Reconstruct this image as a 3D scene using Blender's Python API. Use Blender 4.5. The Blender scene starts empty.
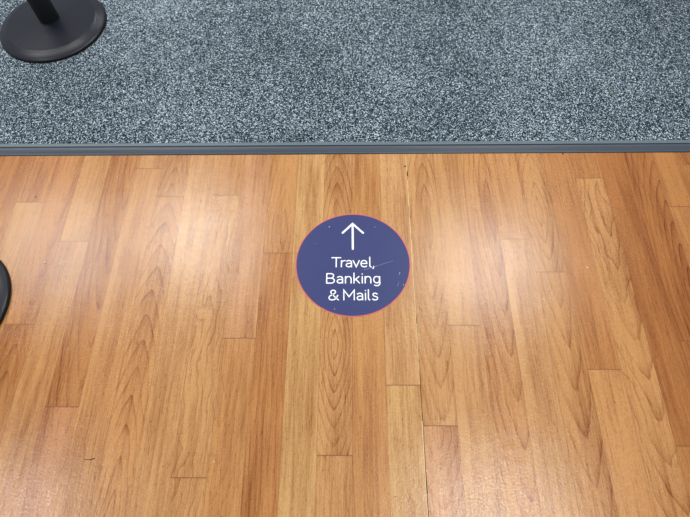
import bpy, bmesh, math, random
from mathutils import Vector, Matrix
random.seed(7)
scene = bpy.context.scene
COL = scene.collection
W = 0.0816607          # width of one laminate strip
X0 = -0.0024695        # edge between strip -1 and strip 0

# ------------------------------------------------------------------ helpers
def srgb(r, g, b):
    f = lambda c: (c/255/12.92) if c/255 <= 0.04045 else ((c/255+0.055)/1.055)**2.4
    return (f(r), f(g), f(b), 1.0)

def link_mesh(name, bm, mats, parent=None, smooth=False, recalc=True):
    if recalc: bmesh.ops.recalc_face_normals(bm, faces=bm.faces[:])
    me = bpy.data.meshes.new(name); bm.to_mesh(me); bm.free()
    for m in (mats if isinstance(mats, (list, tuple)) else [mats]): me.materials.append(m)
    if smooth:
        for p in me.polygons: p.use_smooth = True
    o = bpy.data.objects.new(name, me); COL.objects.link(o)
    if parent: o.parent = parent
    return o

def thing(name, label, cat, loc=(0, 0, 0), rz=0.0, group=None):
    o = bpy.data.objects.new(name, None); COL.objects.link(o)
    o.location = loc; o.rotation_euler = (0, 0, rz); o.empty_display_size = 0.05
    o['label'] = label; o['category'] = cat
    if group: o['group'] = group
    return o

def tag(o, label, cat, group=None):
    o['label'] = label; o['category'] = cat
    if group: o['group'] = group
    return o

class NT:
    """small node-tree writer"""
    def __init__(self, name):
        self.m = bpy.data.materials.new(name); self.m.use_nodes = True
        self.t = self.m.node_tree; self.t.nodes.clear()
        self.out = self.n('ShaderNodeOutputMaterial')
        self.b = self.n('ShaderNodeBsdfPrincipled')
        self.t.links.new(self.b.outputs[0], self.out.inputs[0])
    def n(self, k, **kw):
        x = self.t.nodes.new(k)
        for a, v in kw.items(): setattr(x, a, v)
        return x
    def put(self, sock, v):
        if isinstance(v, bpy.types.NodeSocket): self.t.links.new(v, sock)
        elif v is not None: sock.default_value = v
    def math(self, op, a, b=None, c=None, clamp=False):
        x = self.n('ShaderNodeMath', operation=op); x.use_clamp = clamp
        self.put(x.inputs[0], a); self.put(x.inputs[1], b)
        if c is not None: self.put(x.inputs[2], c)
        return x.outputs[0]
    def xyz(self, a, b, c=0.0):
        x = self.n('ShaderNodeCombineXYZ')
        self.put(x.inputs[0], a); self.put(x.inputs[1], b); self.put(x.inputs[2], c)
        return x.outputs[0]
    def noise(self, vec, scale, detail=2, rough=0.5, dist=0.0):
        x = self.n('ShaderNodeTexNoise'); self.put(x.inputs['Vector'], vec)
        x.inputs['Scale'].default_value = scale; x.inputs['Detail'].default_value = detail
        x.inputs['Roughness'].default_value = rough; x.inputs['Distortion'].default_value = dist
        return x.outputs[0]
    def ramp(self, fac, stops, interp='LINEAR'):
        x = self.n('ShaderNodeValToRGB'); self.put(x.inputs[0], fac)
        e = x.color_ramp.elements; x.color_ramp.interpolation = interp
        while len(e) < len(stops): e.new(0.5)
        for i, (p, c) in enumerate(stops):
            e[i].position = p; e[i].color = c if len(c) == 4 else (*c, 1)
        return x.outputs[0]
    def range(self, v, a, b, c=0.0, d=1.0, smooth=False):
        x = self.n('ShaderNodeMapRange'); x.interpolation_type = 'SMOOTHSTEP' if smooth else 'LINEAR'
        for i, q in enumerate((v, a, b, c, d)): self.put(x.inputs[i], q)
        return x.outputs[0]
    def mix(self, fac, a, b, mode='MIX'):
        x = self.n('ShaderNodeMix', data_type='RGBA', blend_type=mode)
        self.put(x.inputs[0], fac); self.put(x.inputs[6], a); self.put(x.inputs[7], b)
        return x.outputs[2]
    def attr(self, name, out=2):
        return self.n('ShaderNodeAttribute', attribute_name=name).outputs[out]
    def bump(self, h, strength, dist, normal=None):
        x = self.n('ShaderNodeBump'); self.put(x.inputs['Height'], h)
        x.inputs['Strength'].default_value = strength; x.inputs['Distance'].default_value = dist
        if normal: self.put(x.inputs['Normal'], normal)
        return x.outputs[0]
    def objco(self):
        return self.n('ShaderNodeTexCoord').outputs['Object']

# ------------------------------------------------------------------ materials
def laminate_mat():
    t = NT('laminate_wood')
    uv = t.n('ShaderNodeUVMap', uv_map='strip'); s = t.n('ShaderNodeSeparateXYZ'); t.put(s.inputs[0], uv.outputs[0])
    u, v = s.outputs[0], s.outputs[1]
    seed = t.attr('seed'); uc = t.attr('uc'); vc = t.attr('vc'); L = t.attr('stretch'); fr = t.attr('freq'); amp = t.attr('amp')
    wav = t.attr('wave')
    # wandering of the growth rings
    w1 = t.noise(t.xyz(t.math('MULTIPLY', u, 1.1), t.math('MULTIPLY', v, 0.55), seed), 1.0, 2, 0.45)
    w2 = t.noise(t.xyz(t.math('MULTIPLY', u, 3.0), t.math('MULTIPLY', v, 1.6), t.math('ADD', seed, 31.0)), 1.0, 2, 0.5)
    wob = t.math('ADD', t.math('MULTIPLY', t.math('SUBTRACT', w1, 0.5), wav), t.math('MULTIPLY', t.math('SUBTRACT', w2, 0.5), t.math('MULTIPLY', wav, 0.22)))
    du = t.math('ADD', t.math('SUBTRACT', u, uc), wob)
    dv = t.math('DIVIDE', t.math('SUBTRACT', v, vc), L)
    P_ = 1.45     # below 2: pointed arches
    f = t.math('POWER', t.math('ADD', t.math('POWER', t.math('ABSOLUTE', du), P_), t.math('POWER', t.math('ABSOLUTE', dv), P_)), 1/P_)
    ring = t.math('FRACT', t.math('MULTIPLY', f, fr))
    late = t.math('POWER', ring, 7.0)
    fall = t.range(ring, 0.93, 1.0, 1.0, 0.0, True)
    line = t.math('MULTIPLY', late, fall)
    soft = t.math('MULTIPLY', t.math('POWER', ring, 1.6), 0.28)
    patch = t.noise(t.xyz(t.math('MULTIPLY', u, 1.2), t.math('MULTIPLY', v, 0.5), t.math('ADD', seed, 7.0)), 1.3, 1, 0.5)
    grain = t.math('MULTIPLY', t.math('ADD', t.math('MULTIPLY', line, 1.35), soft), t.range(patch, 0.32, 0.6, 0.6, 1.3))
    grain = t.math('MULTIPLY', grain, t.math('MULTIPLY', amp, 0.46))
    # fine fibre streaks and pores
    fine = t.noise(t.xyz(t.math('MULTIPLY', u, 26.0), t.math('MULTIPLY', v, 0.9), seed), 1.0, 3, 0.6)
    fine2 = t.noise(t.xyz(t.math('MULTIPLY', u, 7.0), t.math('MULTIPLY', v, 0.22), t.math('ADD', seed, 3.0)), 1.0, 2, 0.5)
    pores = t.noise(t.xyz(t.math('MULTIPLY', u, 34.0), t.math('MULTIPLY', v, 5.0), t.math('ADD', seed, 11.0)), 1.0, 1, 0.5)
    speck = t.noise(t.xyz(t.math('MULTIPLY', u, 26.0), t.math('MULTIPLY', v, 22.0), seed), 1.0, 2, 0.7)
    broad = t.noise(t.xyz(t.math('MULTIPLY', u, 1.6), t.math('MULTIPLY', v, 0.22), t.math('ADD', seed, 17.0)), 1.0, 2, 0.5)
    base = t.attr('tone', 0)
    dark = t.mix(1.0, base, srgb(190, 160, 128), 'MULTIPLY')
    k = t.math('ADD', grain, t.range(fine2, 0.35, 0.72, -0.05, 0.34))
    k = t.math('ADD', k, t.range(fine, 0.32, 0.68, -0.2, 0.3))
    k = t.math('ADD', k, t.range(pores, 0.60, 0.74, 0.0, 0.42))
    k = t.math('ADD', k, t.range(broad, 0.3, 0.7, -0.22, 0.34))
    k = t.math('MAXIMUM', k, 0.0)
    c = t.mix(k, base, dark); c.node.clamp_factor = False
    c = t.mix(t.range(speck, 0.28, 0.72, 0.0, 1.0), t.mix(1.0, c, (0.86, 0.86, 0.86, 1), 'MULTIPLY'), t.mix(1.0, c, (1.12, 1.12, 1.12, 1), 'MULTIPLY'))
    # edges of strips and end joints, thin and uneven
    e = t.math('MINIMUM', u, t.math('SUBTRACT', 1.0, u))
    en = t.noise(t.xyz(0.0, t.math('MULTIPLY', v, 2.0), seed), 1.0, 3, 0.7)
    el = t.math('MULTIPLY', t.range(e, 0.002, 0.017, 1.0, 0.0, True), t.range(en, 0.35, 0.65, 0.08, 0.62))
    ev = t.math('MINIMUM', t.math('SUBTRACT', v, t.attr('vmin')), t.math('SUBTRACT', t.attr('vmax'), v))
    evl = t.math('MULTIPLY', t.range(ev, 0.006, 0.026, 1.0, 0.0, True), 0.62)
    c = t.mix(t.math('MAXIMUM', el, evl), c, srgb(112, 66, 34))
    # wear: tiny dents, dust dots
    co = t.objco()
    dots = t.n('ShaderNodeTexVoronoi'); t.put(dots.inputs['Vector'], co); dots.inputs['Scale'].default_value = 21.0
    dc = t.n('ShaderNodeSeparateColor'); t.put(dc.inputs[0], dots.outputs['Color'])
    dm = t.math('MULTIPLY', t.range(dots.outputs['Distance'], 0.030, 0.055, 1.0, 0.0), t.math('GREATER_THAN', dc.outputs[0], 0.72))
    c = t.mix(t.math('MULTIPLY', dm, 0.65), c, srgb(92, 58, 34))
    t.put(t.b.inputs['Base Color'], c)
    wear = t.noise(co, 5.0, 4, 0.65)
    fr_ = t.noise(co, 190.0, 2, 0.6)
    t.put(t.b.inputs['Roughness'], t.math('ADD', t.range(wear, 0.3, 0.7, 0.12, 0.20), t.range(fr_, 0.42, 0.60, 0.0, 0.12)))
    t.b.inputs['IOR'].default_value = 1.5
    pebble = t.noise(co, 210.0, 3, 0.7)
    peb2 = t.noise(co, 38.0, 2, 0.5)
    hgt = t.math('ADD', pebble, t.math('MULTIPLY', peb2, 1.2))
    bm_ = t.bump(hgt, 0.75, 0.00046)
    t.put(t.b.inputs['Normal'], bm_)
    return t.m

def carpet_mat():
    t = NT('grey_flecked_carpet'); co = t.objco()
    warp = t.n('ShaderNodeTexNoise'); t.put(warp.inputs['Vector'], co); warp.inputs['Scale'].default_value = 160
    mp = t.n('ShaderNodeVectorMath', operation='SCALE'); t.put(mp.inputs[0], warp.outputs['Color']); mp.inputs['Scale'].default_value = 0.006
    ad = t.n('ShaderNodeVectorMath', operation='ADD'); t.put(ad.inputs[0], co); t.put(ad.inputs[1], mp.outputs[0])
    a = t.noise(ad.outputs[0], 262.0, 2, 0.65, 0.5)
    b = t.noise(ad.outputs[0], 420.0, 1, 0.6)
    h = t.math('ADD', t.math('MULTIPLY', a, 0.72), t.math('MULTIPLY', b, 0.28))
    big = t.noise(co, 2.2, 3, 0.6)
    h2 = t.math('ADD', h, t.range(big, 0.3, 0.7, -0.016, 0.016))
    c = t.ramp(h2, [(0.0, srgb(10, 18, 26)), (0.455, srgb(14, 24, 33)), (0.510, srgb(62, 80, 92)), (0.550, srgb(110, 130, 139)),
                    (0.576, srgb(204, 220, 224)), (0.615, srgb(250, 254, 255))])
    c = t.mix(1.0, c, (0.72, 0.765, 0.83, 1), 'MULTIPLY')
    t.put(t.b.inputs['Base Color'], c)
    t.b.inputs['Roughness'].default_value = 0.95
    t.b.inputs['Specular IOR Level'].default_value = 0.15
    t.b.inputs['Sheen Weight'].default_value = 0.12
    t.put(t.b.inputs['Normal'], t.bump(h, 0.5, 0.002))
    return t.m

def plain_mat(name, col, rough=0.4, spec=0.5, nscale=None, namt=0.06, bump=0.0, metallic=0.0, coat=0.0):
    t = NT(name); co = t.objco()
    if nscale:
        nz = t.noise(co, nscale, 4, 0.6)
        lo = tuple(x*(1-namt) for x in col[:3]) + (1,); hi = tuple(min(1, x*(1+namt)) for x in col[:3]) + (1,)
        t.put(t.b.inputs['Base Color'], t.mix(t.range(nz, 0.3, 0.7), lo, hi))
        if bump: t.put(t.b.inputs['Normal'], t.bump(nz, bump, 0.0006))
    else: t.b.inputs['Base Color'].default_value = col
    t.b.inputs['Roughness'].default_value = rough
    t.b.inputs['Specular IOR Level'].default_value = spec
    t.b.inputs['Metallic'].default_value = metallic
    t.b.inputs['Coat Weight'].default_value = coat
    return t.m

def trim_mat():
    t = NT('dark_grey_trim'); co = t.objco()
    s = t.n('ShaderNodeSeparateXYZ'); t.put(s.inputs[0], co)
    st = t.noise(t.xyz(t.math('MULTIPLY', s.outputs[0], 3.0), t.math('MULTIPLY', s.outputs[1], 700.0), s.outputs[2]), 1.0, 3, 0.6)
    Yc = t.math('ADD', 0.9975, t.math('DIVIDE', t.math('SUBTRACT', s.outputs[1], 0.9975), 0.86))
    c = t.mix(t.range(st, 0.3, 0.7), srgb(54, 62, 76), srgb(84, 94, 108))
    lip = t.range(Yc, 1.030, 1.034)
    c = t.mix(lip, c, srgb(96, 112, 120))
    for y0 in (1.0040, 1.0080, 1.0120, 1.0160, 1.0200):  # shade in the grooves between ribs, painted into the colour
        rib_shade = t.range(t.math('ABSOLUTE', t.math('SUBTRACT', Yc, y0)), 0.0004, 0.0012, 0.6, 0.0)
        c = t.mix(rib_shade, c, srgb(36, 44, 56))
    c = t.mix(t.range(Yc, 1.0012, 1.0060, 0.55, 0.0), c, srgb(70, 108, 122))
    c = t.mix(t.range(Yc, 0.9998, 1.0012, 1.0, 0.0), c, srgb(20, 24, 30))  # shadow line along the front edge, painted into the colour
    groove_shade = t.math('MULTIPLY', t.range(Yc, 1.0275, 1.0290), t.range(Yc, 1.0335, 1.0320))  # painted shade in the deep groove before the lip
    c = t.mix(groove_shade, c, srgb(34, 40, 48))
    t.put(t.b.inputs['Base Color'], c); t.b.inputs['Roughness'].default_value = 0.42
    return t.m

M_WOOD = laminate_mat()
M_CARPET = carpet_mat()
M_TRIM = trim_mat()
M_PLATE = plain_mat('black_powder_coat', srgb(22, 26, 37), 0.32, 0.45, 900.0, 0.18, 0.25)
M_RUB = plain_mat('black_rubber', srgb(9, 10, 12), 0.6, 0.3, 200.0, 0.1)
M_POLE = plain_mat('black_post_paint', srgb(17, 18, 22), 0.42, 0.4, 300.0, 0.1)
M_BELT = plain_mat('navy_webbing', srgb(30, 36, 70), 0.8, 0.2, 500.0, 0.2)
M_NAVY = plain_mat('navy_vinyl', srgb(51, 60, 113), 0.42, 0.35, 340.0, 0.09, 0.25)
M_PINK = plain_mat('coral_vinyl', srgb(212, 98, 100), 0.45, 0.4, 60.0, 0.08)
M_WHITE = plain_mat('white_vinyl', srgb(246, 248, 252), 0.5, 0.4, 200.0, 0.03)
M_SCR = plain_mat('pale_scratch', srgb(150, 156, 190), 0.6, 0.4, 900.0, 0.2)
M_CHIP = plain_mat('chipped_edge_pale', srgb(226, 196, 148), 0.6, 0.3, 300.0, 0.15)
M_GAP = plain_mat('joint_dark', srgb(52, 34, 22), 0.8, 0.2, 200.0, 0.2)
M_SUB = plain_mat('substrate', srgb(95, 80, 62), 0.9, 0.2, 20.0, 0.1)
M_CRUMB = plain_mat('dark_crumb', srgb(40, 28, 22), 0.7, 0.3, 800.0, 0.2)
M_PALE = plain_mat('pale_crumb', srgb(240, 236, 228), 0.6, 0.4, 800.0, 0.05)
M_STRAW = plain_mat('dry_straw', srgb(150, 138, 92), 0.7, 0.3, 800.0, 0.2)

# ------------------------------------------------------------------ laminate floor
TONES = {  # wood colours; the darkest also paint light falloff on the outer strips
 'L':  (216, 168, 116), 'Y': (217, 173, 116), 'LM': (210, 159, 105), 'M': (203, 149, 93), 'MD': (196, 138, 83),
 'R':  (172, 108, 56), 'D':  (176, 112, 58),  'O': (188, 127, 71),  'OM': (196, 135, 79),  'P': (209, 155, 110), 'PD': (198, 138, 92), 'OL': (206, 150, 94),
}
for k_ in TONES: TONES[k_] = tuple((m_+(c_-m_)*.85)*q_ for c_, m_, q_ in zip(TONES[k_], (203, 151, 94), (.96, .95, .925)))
# grain: (uc, vcY, stretch, freq, amp, wave); a far-off uc gives straight grain
def S(a=0.35, fr=4.0, side=-1): return (-2.6 if side < 0 else 3.6, 0.3, 30.0, fr, a, 0.55)
FAR = -1.6; NEAR_Y = 0.998
# strip -> list of (upper Y end of the piece, tone, grain)
LAY = {  # sideways light falloff painted into the tones: outer strips darker, middle lighter
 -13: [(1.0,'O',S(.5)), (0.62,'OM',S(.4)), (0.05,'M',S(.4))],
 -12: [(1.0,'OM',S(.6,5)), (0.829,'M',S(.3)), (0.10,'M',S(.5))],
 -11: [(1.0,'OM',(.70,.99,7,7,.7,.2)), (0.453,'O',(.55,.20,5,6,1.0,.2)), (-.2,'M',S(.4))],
 -10: [(1.0,'M',S(.45)), (0.698,'OL',S(.35)), (-.3,'M',S(.4))],
 -9:  [(1.0,'O',(.90,1.0,7.5,6,1.15,.15)), (0.245,'PD',(.8,.42,9,6,.6,.3)), (-.3,'M',S(.4))],
 -8:  [(1.0,'M',S(.4)), (0.948,'OL',S(.16,3)), (-.3,'M',S(.3))],
 -7:  [(1.0,'M',(.5,.78,5,7,.8,.3)), (0.846,'OL',(.50,.0,5.5,6.5,1.1,.32)), (-.4,'M',S(.4))],
 -6:  [(1.0,'LM',S(.3)), (-.3,'M',S(.3))],
 -5:  [(1.0,'M',S(.5,6)), (0.850,'LM',(-1.2,.4,20,5.0,1.0,1.0)), (0.090,'LM',(.1,.2,12,6,.9,.5))],
 -4:  [(1.0,'P',S(.2)), (0.416,'OL',(.2,.36,6,6,.4,.5)), (-.5,'M',S(.3))],
 -3:  [(1.0,'OL',(.66,.735,6,7,.9,.15)), (0.659,'OM',(1.15,.45,12,6,.7,.3)), (-.4,'M',S(.3))],
 -2:  [(1.0,'Y',S(.2)), (-.3,'Y',S(.3))],
 -1:  [(1.0,'LM',(.46,.72,5,7,1.0,.12)), (.62,'LM',(.46,.40,4,8,1.1,.12)), (0.138,'LM',S(.5,6)), (-.5,'M',S(.3))],
 0:   [(1.0,'OL',S(.3,3)), (-.5,'M',S(.3))],
 1:   [(1.0,'L',(-1.2,.6,20,5,.4,.7)), (.298,'Y',S(.2,4)), (-.5,'M',S(.3))],
 2:   [(1.0,'LM',(.60,.74,6,6.5,.9,.2)), (0.204,'P',(.4,.19,2.5,5,.8,.4)), (-.5,'M',S(.3))],
 3:   [(1.0,'LM',S(.25)), (0.450,'LM',S(.2)), (-.3,'P',S(.3))],
 4:   [(1.0,'OL',(.80,.80,8,6,1.0,.15)), (-.1,'P',S(.3))],
 5:   [(1.0,'OL',S(.3)), (0.701,'LM',S(.18)), (-.3,'P',S(.3))],
 6:   [(1.0,'M',(.50,.79,4.5,7,1.15,.15)), (0.600,'M',(.56,.60,6,4.6,1.0,.25)), (-.3,'M',S(.4))],
 7:   [(1.0,'OM',S(.3)), (0.337,'OL',S(.22)), (-.3,'M',S(.3))],
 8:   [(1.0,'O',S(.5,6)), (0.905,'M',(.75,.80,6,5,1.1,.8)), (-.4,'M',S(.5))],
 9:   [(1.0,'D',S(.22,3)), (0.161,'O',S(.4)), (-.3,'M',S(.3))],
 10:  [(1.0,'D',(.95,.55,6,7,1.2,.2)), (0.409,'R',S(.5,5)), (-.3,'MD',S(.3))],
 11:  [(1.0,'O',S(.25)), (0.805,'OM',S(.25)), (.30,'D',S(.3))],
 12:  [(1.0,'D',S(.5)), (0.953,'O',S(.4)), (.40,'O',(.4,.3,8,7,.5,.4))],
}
kinds = ['M', 'MD', 'LM', 'OL', 'OM', 'O', 'L']
for k in list(range(-30, -13)) + list(range(13, 31)):
    y = 1.0; l = []
    while y > FAR:
        l.append((y, random.choice(kinds), random.choice([S(.3), S(.5, 5), (random.uniform(.3, .7), y-random.uniform(.1, .5), 7, 9, .7, .35)])))
        y -= random.uniform(.3, .62) if len(l) > 1 else random.uniform(.08, .6)
    LAY[k] = l

bm = bmesh.new(); uvl = bm.loops.layers.uv.new('strip')
info = []
for k, segs in sorted(LAY.items()):
    xa, xb = X0 + k*W, X0 + (k+1)*W
    s = list(segs)
    y = s[-1][0] - 0.5
    while y > FAR: s.append((y, random.choice(['M', 'MD', 'LM', 'OL']), S(.4))); y -= random.uniform(.4, .6)
    for i, (yt, tone, g) in enumerate(s):
        yb = s[i+1][0] if i+1 < len(s) else FAR
        if i == 0: yt = 1.02
        # cut long faces so that the grid stays even
        vs = [bm.verts.new((xa, yb, 0)), bm.verts.new((xb, yb, 0)), bm.verts.new((xb, yt, 0)), bm.verts.new((xa, yt, 0))]
        f = bm.faces.new(vs)
        for lp, (a, b) in zip(f.loops, ((0, yb/W), (1, yb/W), (1, yt/W), (0, yt/W))): lp[uvl].uv = (a, b)
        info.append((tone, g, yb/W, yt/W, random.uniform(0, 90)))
# solid body of the boards under the face
nf = len(info)
xa, xb = X0-30*W, X0+31*W
for z in (-0.008,):
    f = bm.faces.new([bm.verts.new(p) for p in ((xa, FAR, z), (xa, 1.02, z), (xb, 1.02, z), (xb, FAR, z))]); f.material_index = 1
for (p, q) in (((xa, FAR), (xb, FAR)), ((xb, FAR), (xb, 1.02)), ((xb, 1.02), (xa, 1.02)), ((xa, 1.02), (xa, FAR))):
    f = bm.faces.new([bm.verts.new((*p, -0.008)), bm.verts.new((*q, -0.008)), bm.verts.new((*q, 0)), bm.verts.new((*p, 0))]); f.material_index = 1
# opened joint running away from the viewer between two boards: pale chipped lip with dark gaps
xe = X0 + 2*W
def sliver(x, y0, y1, w, mi, z=0.00025):
    f = bm.faces.new([bm.verts.new((x-w/2, y0, z)), bm.verts.new((x+w/2, y0, z)), bm.verts.new((x+w/2*0.6, y1, z)), bm.verts.new((x-w/2*0.7, y1, z))]); f.material_index = mi
for (y0, y1, w) in ((.93, .995, .0016), (.60, .90, .0024), (.52, .60, .0014), (.40, .52, .0020), (.30, .40, .0012), (.10, .215, .0026), (-.02, .055, .0022), (.055, .10, .0032)):
    n = max(2, int((y1-y0)/.03))
    for i in range(n):
        a = y0 + (y1-y0)*i/n; b = y0 + (y1-y0)*(i+1)/n
        sliver(xe-.0008+random.uniform(-.0003, .0003), a, b, w*random.uniform(.6, 1.1), 2)
for (y0, y1, w) in ((.915, .935, .0032), (.77, .79, .0018), (.70, .72, .0014), (.455, .475, .0020), (.43, .45, .0012), (.27, .33, .0014), (.205, .27, .0012), (.20, .0, .0014), (.06, .12, .0022), (.355, .36, .002)):
    sliver(xe+.0008, min(y0, y1), max(y0, y1), w, 3, 0.0003)
me = bpy.data.meshes.new('floor'); bm.to_mesh(me); bm.free()
for m in (M_WOOD, M_SUB, M_CHIP, M_GAP): me.materials.append(m)
def fattr(name, vals, typ='FLOAT'):
    a = me.attributes.new(name, typ, 'FACE'); n = len(me.polygons)
    for i in range(n):
        v = vals(info[i]) if i < nf else None
        if typ == 'FLOAT': a.data[i].value = 0.0 if v is None else v
        else: a.data[i].color = (0.5, 0.3, 0.15, 1) if v is None else v
fattr('seed', lambda q: q[4]); fattr('uc', lambda q: q[1][0]); fattr('vc', lambda q: q[1][1]/W)
fattr('stretch', lambda q: q[1][2]); fattr('freq', lambda q: q[1][3]); fattr('amp', lambda q: q[1][4]); fattr('wave', lambda q: q[1][5])
fattr('vmin', lambda q: q[2]); fattr('vmax', lambda q: q[3])
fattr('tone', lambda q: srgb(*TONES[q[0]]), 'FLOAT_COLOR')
floor = bpy.data.objects.new('floor', me); COL.objects.link(floor); floor['kind'] = 'structure'

# ------------------------------------------------------------------ carpet (fitted, a little above the laminate)
bm = bmesh.new()
nx, ny = 60, 40
ya, yb2 = 1.034, 4.2; zc = 0.003
grid = [[bm.verts.new((-2.6+5.2*i/nx, ya+(yb2-ya)*j/ny, zc)) for i in range(nx+1)] for j in range(ny+1)]
for j in range(ny):
    for i in range(nx): bm.faces.new([grid[j][i], grid[j][i+1], grid[j+1][i+1], grid[j+1][i]])
ext = bmesh.ops.extrude_face_region(bm, geom=bm.faces[:])
for v in [g for g in ext['geom'] if isinstance(g, bmesh.types.BMVert)]: v.co.z = -0.008
carpet = link_mesh('carpet', bm, M_CARPET); carpet['kind'] = 'structure'

# ------------------------------------------------------------------ ribbed cover strip between carpet and laminate
prof = [(0.9975, 0.0001), (0.9975, 0.0010), (0.9990, 0.0016), (1.0015, 0.0024), (1.0032, 0.0030), (1.0040, 0.0024), (1.0050, 0.0032), (1.0072, 0.0041),
        (1.0080, 0.0034), (1.0090, 0.0042), (1.0112, 0.0050), (1.0120, 0.0043), (1.0130, 0.0050), (1.0152, 0.0056), (1.0160, 0.0049),
        (1.0170, 0.0056), (1.0192, 0.0060), (1.0200, 0.0053), (1.0210, 0.0060), (1.0235, 0.0063), (1.0262, 0.0063), (1.0285, 0.0058),
        (1.0300, 0.0036), (1.0322, 0.0036), (1.0334, 0.0060), (1.0345, 0.0066), (1.0440, 0.0066), (1.0470, 0.0058), (1.0480, 0.0040), (1.0480, 0.0001)]
prof = [(.9975+(y-.9975)*.86, z) for y, z in prof]
bm = bmesh.new(); n = len(prof); segx = 26
rows = [[bm.verts.new((-2.6+5.2*i/segx, y, z)) for (y, z) in prof] for i in range(segx+1)]
for i in range(segx):
    for j in range(n): bm.faces.new([rows[i][j], rows[i+1][j], rows[i+1][(j+1) % n], rows[i][(j+1) % n]])
bm.faces.new(rows[0]); bm.faces.new(rows[-1][::-1])
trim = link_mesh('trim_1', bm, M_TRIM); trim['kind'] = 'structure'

# ------------------------------------------------------------------ belt stanchions
def lathe(prof, seg=96):
    bm = bmesh.new(); rings = []
    for (r, z) in prof:
        if r < 1e-6: rings.append([bm.verts.new((0, 0, z))])
        else: rings.append([bm.verts.new((r*math.cos(2*math.pi*i/seg), r*math.sin(2*math.pi*i/seg), z)) for i in range(seg)])
    for a, b in zip(rings, rings[1:]):
        for i in range(seg):
            j = (i+1) % seg
            if len(a) == 1 and len(b) == 1: continue
            if len(a) == 1: bm.faces.new([a[0], b[i], b[j]])
            elif len(b) == 1: bm.faces.new([a[i], a[j], b[0]])
            else: bm.faces.new([a[i], a[j], b[j], b[i]])
    return bm

def crease(o, ang=28):
    for p in o.data.polygons: p.use_smooth = True
    md = o.modifiers.new('edge_split', 'EDGE_SPLIT'); md.split_angle = math.radians(ang)

def stanchion(label):
    root = thing('stanchion', label, 'stanchion', group='black round-based stanchions')
    o = link_mesh('rubber_rim', lathe([(0, .0005), (.180, .0005), (.1851, .0012), (.1855, .0045), (.1846, .0068), (.182, .0072), (0, .0072)]), M_RUB, root); crease(o)
    P = [(0, .0072), (.1830, .0072), (.1835, .0088), (.1823, .0105), (.180, .0122), (.170, .0170), (.160, .0210), (.1555, .0228),
         (.1540, .0236), (.1525, .0240), (.150, .0242), (.120, .0275), (.080, .0318), (.045, .0352), (.030, .0366), (0, .0368)]
    o = link_mesh('base_plate', lathe(P), M_PLATE, root); crease(o, 40)
    P = [(0, .0350), (.0325, .0350), (.0338, .0365), (.0338, .900), (0, .900)]
    o = link_mesh('pole', lathe(P, 48), M_POLE, root); crease(o)
    P = [(0, .900), (.0335, .900), (.0345, .902), (.0345, .975), (.033, .980), (.020, .986), (0, .988)]
    o = link_mesh('belt_head', lathe(P, 48), M_RUB, root); crease(o)
    bm = bmesh.new()
    for k in range(4):
        ret = bmesh.ops.create_cube(bm, size=1.0)
        bmesh.ops.scale(bm, vec=(.010, .030, .056), verts=ret['verts'])
        bmesh.ops.translate(bm, vec=(.0365, 0, .938), verts=ret['verts'])
        bmesh.ops.rotate(bm, cent=(0, 0, 0), matrix=Matrix.Rotation(k*math.pi/2, 3, 'Z'), verts=ret['verts'])
    link_mesh('belt_slots', bm, M_BELT, o) .parent = root
    return root

st = stanchion('black stanchion with domed round base and thick post standing on the grey carpet')
st.location = (-1.0655, 1.575, zc)
st2 = bpy.data.objects.new('stanchion', None); COL.objects.link(st2)
for k_ in ('label', 'category', 'group'): st2[k_] = st[k_]
st2['label'] = 'black stanchion on the wood laminate, only the rim of its round base in view'
for ch in list(st.children):
    c = ch.copy(); COL.objects.link(c); c.parent = st2
st2.location = (-1.0885, 0.4985, 0.0); st2.rotation_euler = (0, 0, 0.4)

# ------------------------------------------------------------------ round floor sticker
SC = Vector((-0.00076, 0.6284)); SR = 0.15556
sticker = thing('floor_sticker', 'round navy floor sticker with coral rim, white arrow and lettering, stuck on the wood laminate', 'floor sticker', (SC.x, SC.y, 0), 0.0)
def disc(r0, r1, z0, z1, seg=160):
    bm = bmesh.new(); ring = lambda r, z: [bm.verts.new((r*math.cos(2*math.pi*i/seg), r*math.sin(2*math.pi*i/seg), z)) for i in range(seg)]
    if r0 == 0:
        a, b = ring(r1, z0), ring(r1, z1)
        bm.faces.new(a[::-1]); bm.faces.new(b)
        for i in range(seg): j = (i+1) % seg; bm.faces.new([a[i], a[j], b[j], b[i]])
    else:
        a, b, c, d = ring(r0, z0), ring(r1, z0), ring(r1, z1), ring(r0, z1)
        for i in range(seg):
            j = (i+1) % seg
            for p, q in ((a, b), (b, c), (c, d), (d, a)): bm.faces.new([p[i], p[j], q[j], q[i]])
    return bm
link_mesh('rim', disc(SR-.0026, SR, 0.0, 0.0006), M_PINK, sticker)

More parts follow.
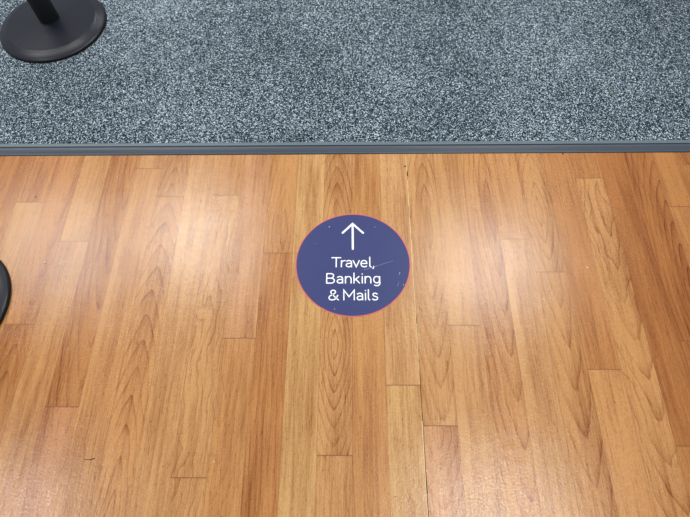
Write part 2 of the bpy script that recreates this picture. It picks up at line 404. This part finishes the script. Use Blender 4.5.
def ribbon(bm, pts, w, z0, z1, mi=0, w_end=None):
    """flat stroke with round ends along 2-D points"""
    n = len(pts); L, R = [], []
    for i, p in enumerate(pts):
        a = pts[max(0, i-1)]; b = pts[min(n-1, i+1)]
        d0 = (p-a).normalized() if i else (b-p).normalized(); d1 = (b-p).normalized() if i < n-1 else d0
        nn = Vector((-(d0+d1).y, (d0+d1).x))
        nn = nn.normalized() if nn.length > 1e-6 else Vector((-d0.y, d0.x))
        c = max(.35, nn.dot(Vector((-d0.y, d0.x))))
        h = (w if w_end is None else w+(w_end-w)*i/(n-1))/2/c
        L.append(p+nn*h); R.append(p-nn*h)
    def cap(p, d, sgn, h):
        base = math.atan2(d.y, d.x); return [p+Vector((math.cos(base+sgn*math.pi/2-sgn*t*math.pi/8), math.sin(base+sgn*math.pi/2-sgn*t*math.pi/8)))*h for t in range(1, 8)]
    d0 = (pts[1]-pts[0]).normalized(); d1 = (pts[-1]-pts[-2]).normalized()
    # body quads
    for i in range(n-1):
        q = [bm.verts.new((v.x, v.y, z1)) for v in (R[i], R[i+1], L[i+1], L[i])]
        f = bm.faces.new(q); f.material_index = mi
    for p, d in ((pts[0], -d0), (pts[-1], d1)):
        h = (w if w_end is None else (w if p is pts[0] else w_end))/2
        base = math.atan2(d.y, d.x)
        q = [bm.verts.new((p.x+h*math.cos(base-math.pi/2+t*math.pi/8), p.y+h*math.sin(base-math.pi/2+t*math.pi/8), z1+3e-5)) for t in range(9)]
        f = bm.faces.new(q); f.material_index = mi
    # short round joins at sharp corners
    for i in range(1, n-1):
        a = (pts[i]-pts[i-1]).normalized(); b = (pts[i+1]-pts[i]).normalized()
        if a.dot(b) < .8:
            q = [bm.verts.new((pts[i].x+w/2*math.cos(t*math.pi/6), pts[i].y+w/2*math.sin(t*math.pi/6), z1+6e-5)) for t in range(12)]
            f = bm.faces.new(q); f.material_index = mi

def smooth(P, m=8):
    P = [Vector(p) for p in P]; Q = [2*P[0]-P[1]]+P+[2*P[-1]-P[-2]]; out = []
    for i in range(1, len(Q)-2):
        for s in range(m):
            t = s/m; a, b, c, d = Q[i-1:i+3]
            out.append(.5*((2*b)+(c-a)*t+(2*a-5*b+4*c-d)*t*t+(3*b-a-3*c+d)*t**3))
    return out+[P[-1]]
def pl(*P): return [Vector(p) for p in P]
X = .68
G = {
 'T': (.74, [pl((0, 1), (.74, 1)), pl((.37, 1), (.37, 0))]),
 'r': (.30, [pl((0, 0), (0, X)), smooth([(0, .40), (.06, .57), (.17, .66), (.31, .68)])]),
 'a': (.44, [smooth([(.03, .60), (.13, .67), (.27, .68), (.40, .60), (.44, .44)]), pl((.44, .46), (.44, 0)), smooth([(.44, .38), (.24, .38), (.07, .33), (0, .18), (.07, .05), (.2, 0), (.36, .06), (.44, .2)])]),
 'v': (.50, [pl((0, X), (.25, 0), (.50, X))]),
 'e': (.50, [smooth([(.46, .08), (.36, .01), (.24, 0), (.08, .08), (0, .33), (.07, .58), (.25, .69), (.43, .59), (.49, .37)]), pl((.49, .36), (.02, .36))]),
 'l': (.10, [smooth([(0, 1.05), (0, .6), (0, .16), (.03, .04), (.10, 0)])]),
 ',': (.06, [pl((.06, .04), (0, -.19))]),
 'B': (.62, [pl((0, 0), (0, 1)), smooth([(0, 1), (.2, 1), (.38, .995), (.53, .90), (.55, .75), (.50, .60), (.36, .53), (.2, .52), (0, .52)]), smooth([(.2, .52), (.40, .51), (.56, .43), (.62, .27), (.57, .09), (.41, .005), (.2, 0), (0, 0)])]),
 'n': (.46, [pl((0, 0), (0, X)), smooth([(0, .38), (.05, .56), (.15, .66), (.27, .68), (.40, .61), (.46, .42), (.46, .2), (.46, 0)])]),
 'k': (.44, [pl((0, 0), (0, 1.05)), pl((0, .26), (.40, X)), pl((.14, .40), (.44, 0))]),
 'i': (.0, [pl((0, 0), (0, X)), pl((0, .945), (0, .965))]),
 'g': (.49, [smooth([(.49, .35), (.42, .60), (.25, .69), (.07, .59), (0, .35), (.07, .11), (.25, .01), (.42, .11), (.49, .35)]), smooth([(.49, .68), (.49, .3), (.49, -.05), (.42, -.21), (.25, -.28), (.06, -.22)])]),
 '&': (.78, [smooth([(.76, 0), (.55, .22), (.25, .58), (.14, .80), (.20, .95), (.34, 1.0), (.48, .94), (.52, .79), (.43, .65), (.22, .50), (.05, .36), (0, .22), (.07, .06), (.24, 0), (.44, .05), (.60, .22), (.70, .46)])]),
 'M': (.84, [pl((0, 0), (0, 1), (.42, .32), (.84, 1), (.84, 0))]),
 's': (.40, [smooth([(.37, .60), (.28, .67), (.17, .68), (.06, .62), (.05, .48), (.14, .38), (.28, .33), (.39, .24), (.38, .08), (.24, 0), (.10, .01), (0, .09)])]),
 ' ': (.22, []),
}
SIDE = {'l': .04}
def write(name, text, x_left, x_right, y_base, cap, gap=.235, sw=.118):
    pos, x = [], 0.0
    for i, ch in enumerate(text):
        pos.append(x); x += G[ch][0]
        nxt = text[i+1] if i+1 < len(text) else ''
        g = gap
        if ch+nxt == 'Tr': g = .06
        elif ch+nxt in ('av', 've'): g = .14
        elif nxt == ' ' or ch == ' ': g = .1
        elif ch == 'r': g = .10
        elif nxt == ',': g = .16
        x += g if nxt else 0
    sx = (x_right-x_left)/x; bm = bmesh.new(); z = 0.00072
    for ch, px in zip(text, pos):
        for st_ in G[ch][1]:
            z += 0.000004
            ribbon(bm, [Vector((x_left+(px+p.x)*sx, y_base+p.y*cap)) for p in st_], sw*cap, 0, z)
    return link_mesh(name, bm, M_WHITE, sticker, recalc=False)

# face of the sticker, with its scuffs
bm = disc(0, SR-.0026, 0.0, 0.0007)
for (a, b, w) in (((.0300, -.0215), (.1080, .0055), .0009), ((.118, -.069), (.1215, -.057), .0010), ((.060, .110), (.066, .115), .0009), ((.1230, -.037), (.1265, -.029), .0008)):
    ribbon(bm, pl(a, b), w, 0, .00085, 1, w_end=w*.6)
for (x, y, r) in ((-.066, .113, .0012), (.125, -.031, .0012), (.134, -.0655, .0009), (-.048, -.134, .0009), (-.102, .060, .0006)):
    f = bm.faces.new([bm.verts.new((x+r*math.cos(t*math.pi/4), y+r*math.sin(t*math.pi/4), .00085)) for t in range(8)]); f.material_index = 2
link_mesh('sticker_face', bm, [M_NAVY, M_SCR, M_WHITE], sticker, recalc=False)
ARROW = dict(tip=(-.0006, .1228), base=(-.0002, .0425), left=(-.0284, .0935), right=(.0284, .0932))
write('lettering', 'Travel,', -.0572, .0562, -.0122, .0278)
write('lettering', 'Banking', -.0698, .0712, -.0602, .0278)
write('lettering', '& Mails', -.0628, .0644, -.1083, .0275)
bm = bmesh.new()
ribbon(bm, pl(ARROW['base'], ARROW['tip']), .0058, 0, .00080)
ribbon(bm, pl(ARROW['left'], ARROW['tip'], ARROW['right']), .0058, 0, .00084)
link_mesh('arrow', bm, M_WHITE, sticker, recalc=False)

# ------------------------------------------------------------------ tiny litter
def crumb(name, label, cat, loc, size, mat, rz=0.0, seed=1):
    rnd = random.Random(seed); bm = bmesh.new(); bmesh.ops.create_icosphere(bm, subdivisions=2, radius=1.0)
    for v in bm.verts:
        v.co *= rnd.uniform(.8, 1.15); v.co.x *= size[0]; v.co.y *= size[1]; v.co.z *= size[2]
    zmin = min(v.co.z for v in bm.verts)
    for v in bm.verts: v.co.z -= zmin
    o = link_mesh(name, bm, mat); o.location = loc; o.rotation_euler = (0, 0, rz); return tag(o, label, cat)
crumb('crumb', 'dark crumb lying on the laminate near the left edge, below the grey cover strip', 'crumb', (-.9285, .8467, 0), (.0024, .0018, .0012), M_CRUMB, .3, 2)
crumb('crumb', 'tiny black crumb on the open board joint above the round sticker', 'crumb', (.1555, .9503, .0003), (.0024, .0024, .0014), M_CRUMB, .3, 3)
crumb('crumb', 'black speck of grit touching the front edge of the grey cover strip at right', 'crumb', (.6321, .9945, 0), (.0020, .0024, .0012), M_CRUMB, .1, 4)
crumb('crumb', 'white crumb lying in the glare patch near the left stanchion base', 'crumb', (-.8432, .6316, 0), (.0036, .0026, .0014), M_PALE, .8, 5)
crumb('crumb', 'small white crumb on the laminate right of the round sticker', 'crumb', (.6254, .6131, 0), (.0017, .0015, .0010), M_PALE, .0, 6)
crumb('crumb', 'tiny white crumb on the laminate at lower left, on a plain orange board', 'crumb', (-.3177, .1231, 0), (.0012, .0012, .0009), M_PALE, .0, 8)
crumb('straw_scrap', 'yellowish scrap of straw lying on the grey carpet at right', 'scrap', (.8317, 1.2369, zc), (.0068, .0026, .0016), M_STRAW, .1, 7)
bm = bmesh.new()
ribbon(bm, pl((0, 0), (.013, -.0008), (.0225, .0022)), .0009, 0, .0007, 0, w_end=.0024)
o = link_mesh('splinter', bm, M_CRUMB, recalc=False); o.location = (-.6150, .1274, 0)
sd = o.modifiers.new('thickness', 'SOLIDIFY'); sd.thickness = .0006
tag(o, 'thin dark splinter with a thick end lying on the laminate at lower left', 'splinter')

# ------------------------------------------------------------------ light
def panel(loc, size, power, col=(1, .98, .95)):
    l = bpy.data.lights.new('ceiling_panel_light', 'AREA'); l.shape = 'RECTANGLE'; l.size = size[0]; l.size_y = size[1]
    l.energy = power; l.color = col
    o = bpy.data.objects.new('ceiling_panel_light', l); COL.objects.link(o); o.location = loc
for (x, y, sx, sy, p) in LIGHTS if 'LIGHTS' in globals() else (
    (-1.42, 2.30, .80, .70, 33), (1.15, 1.98, .86, .70, 33), (-2.62, 2.15, .8, .8, 31), (.98, .0, .85, .70, 27), (-2.45, .0, .75, .60, 21), (-.9, -2.0, .6, .6, 16), (-.2, 4.6, .6, .6, 18)):
    panel((x, y, 2.8), (sx, sy), p)
w = bpy.data.worlds.new('shop_ambience'); scene.world = w; w.use_nodes = True
bg = w.node_tree.nodes['Background']; bg.inputs[0].default_value = (0.93, 0.97, 1.0, 1); bg.inputs[1].default_value = 0.39

# ------------------------------------------------------------------ camera
cam = bpy.data.cameras.new('camera'); co = bpy.data.objects.new('camera', cam); COL.objects.link(co)
cam.sensor_fit = 'HORIZONTAL'; cam.sensor_width = 36.0; cam.lens = 516.612/690*36.0; cam.clip_start = 0.02
F_ = Vector((-0.01579827, 0.45670897, -0.88947588)); R_ = Vector((0.99987255, 0.00516685, -0.01510609)); U_ = Vector((-0.0023033*-1, 0.88960116, 0.45673238))
co.matrix_world = Matrix(((R_.x, U_.x, -F_.x, 0), (R_.y, U_.y, -F_.y, 0), (R_.z, U_.z, -F_.z, 1.25), (0, 0, 0, 1)))
scene.camera = co
scene.view_settings.view_transform = 'Standard'; scene.view_settings.look = 'None'
scene.view_settings.exposure = 0.0
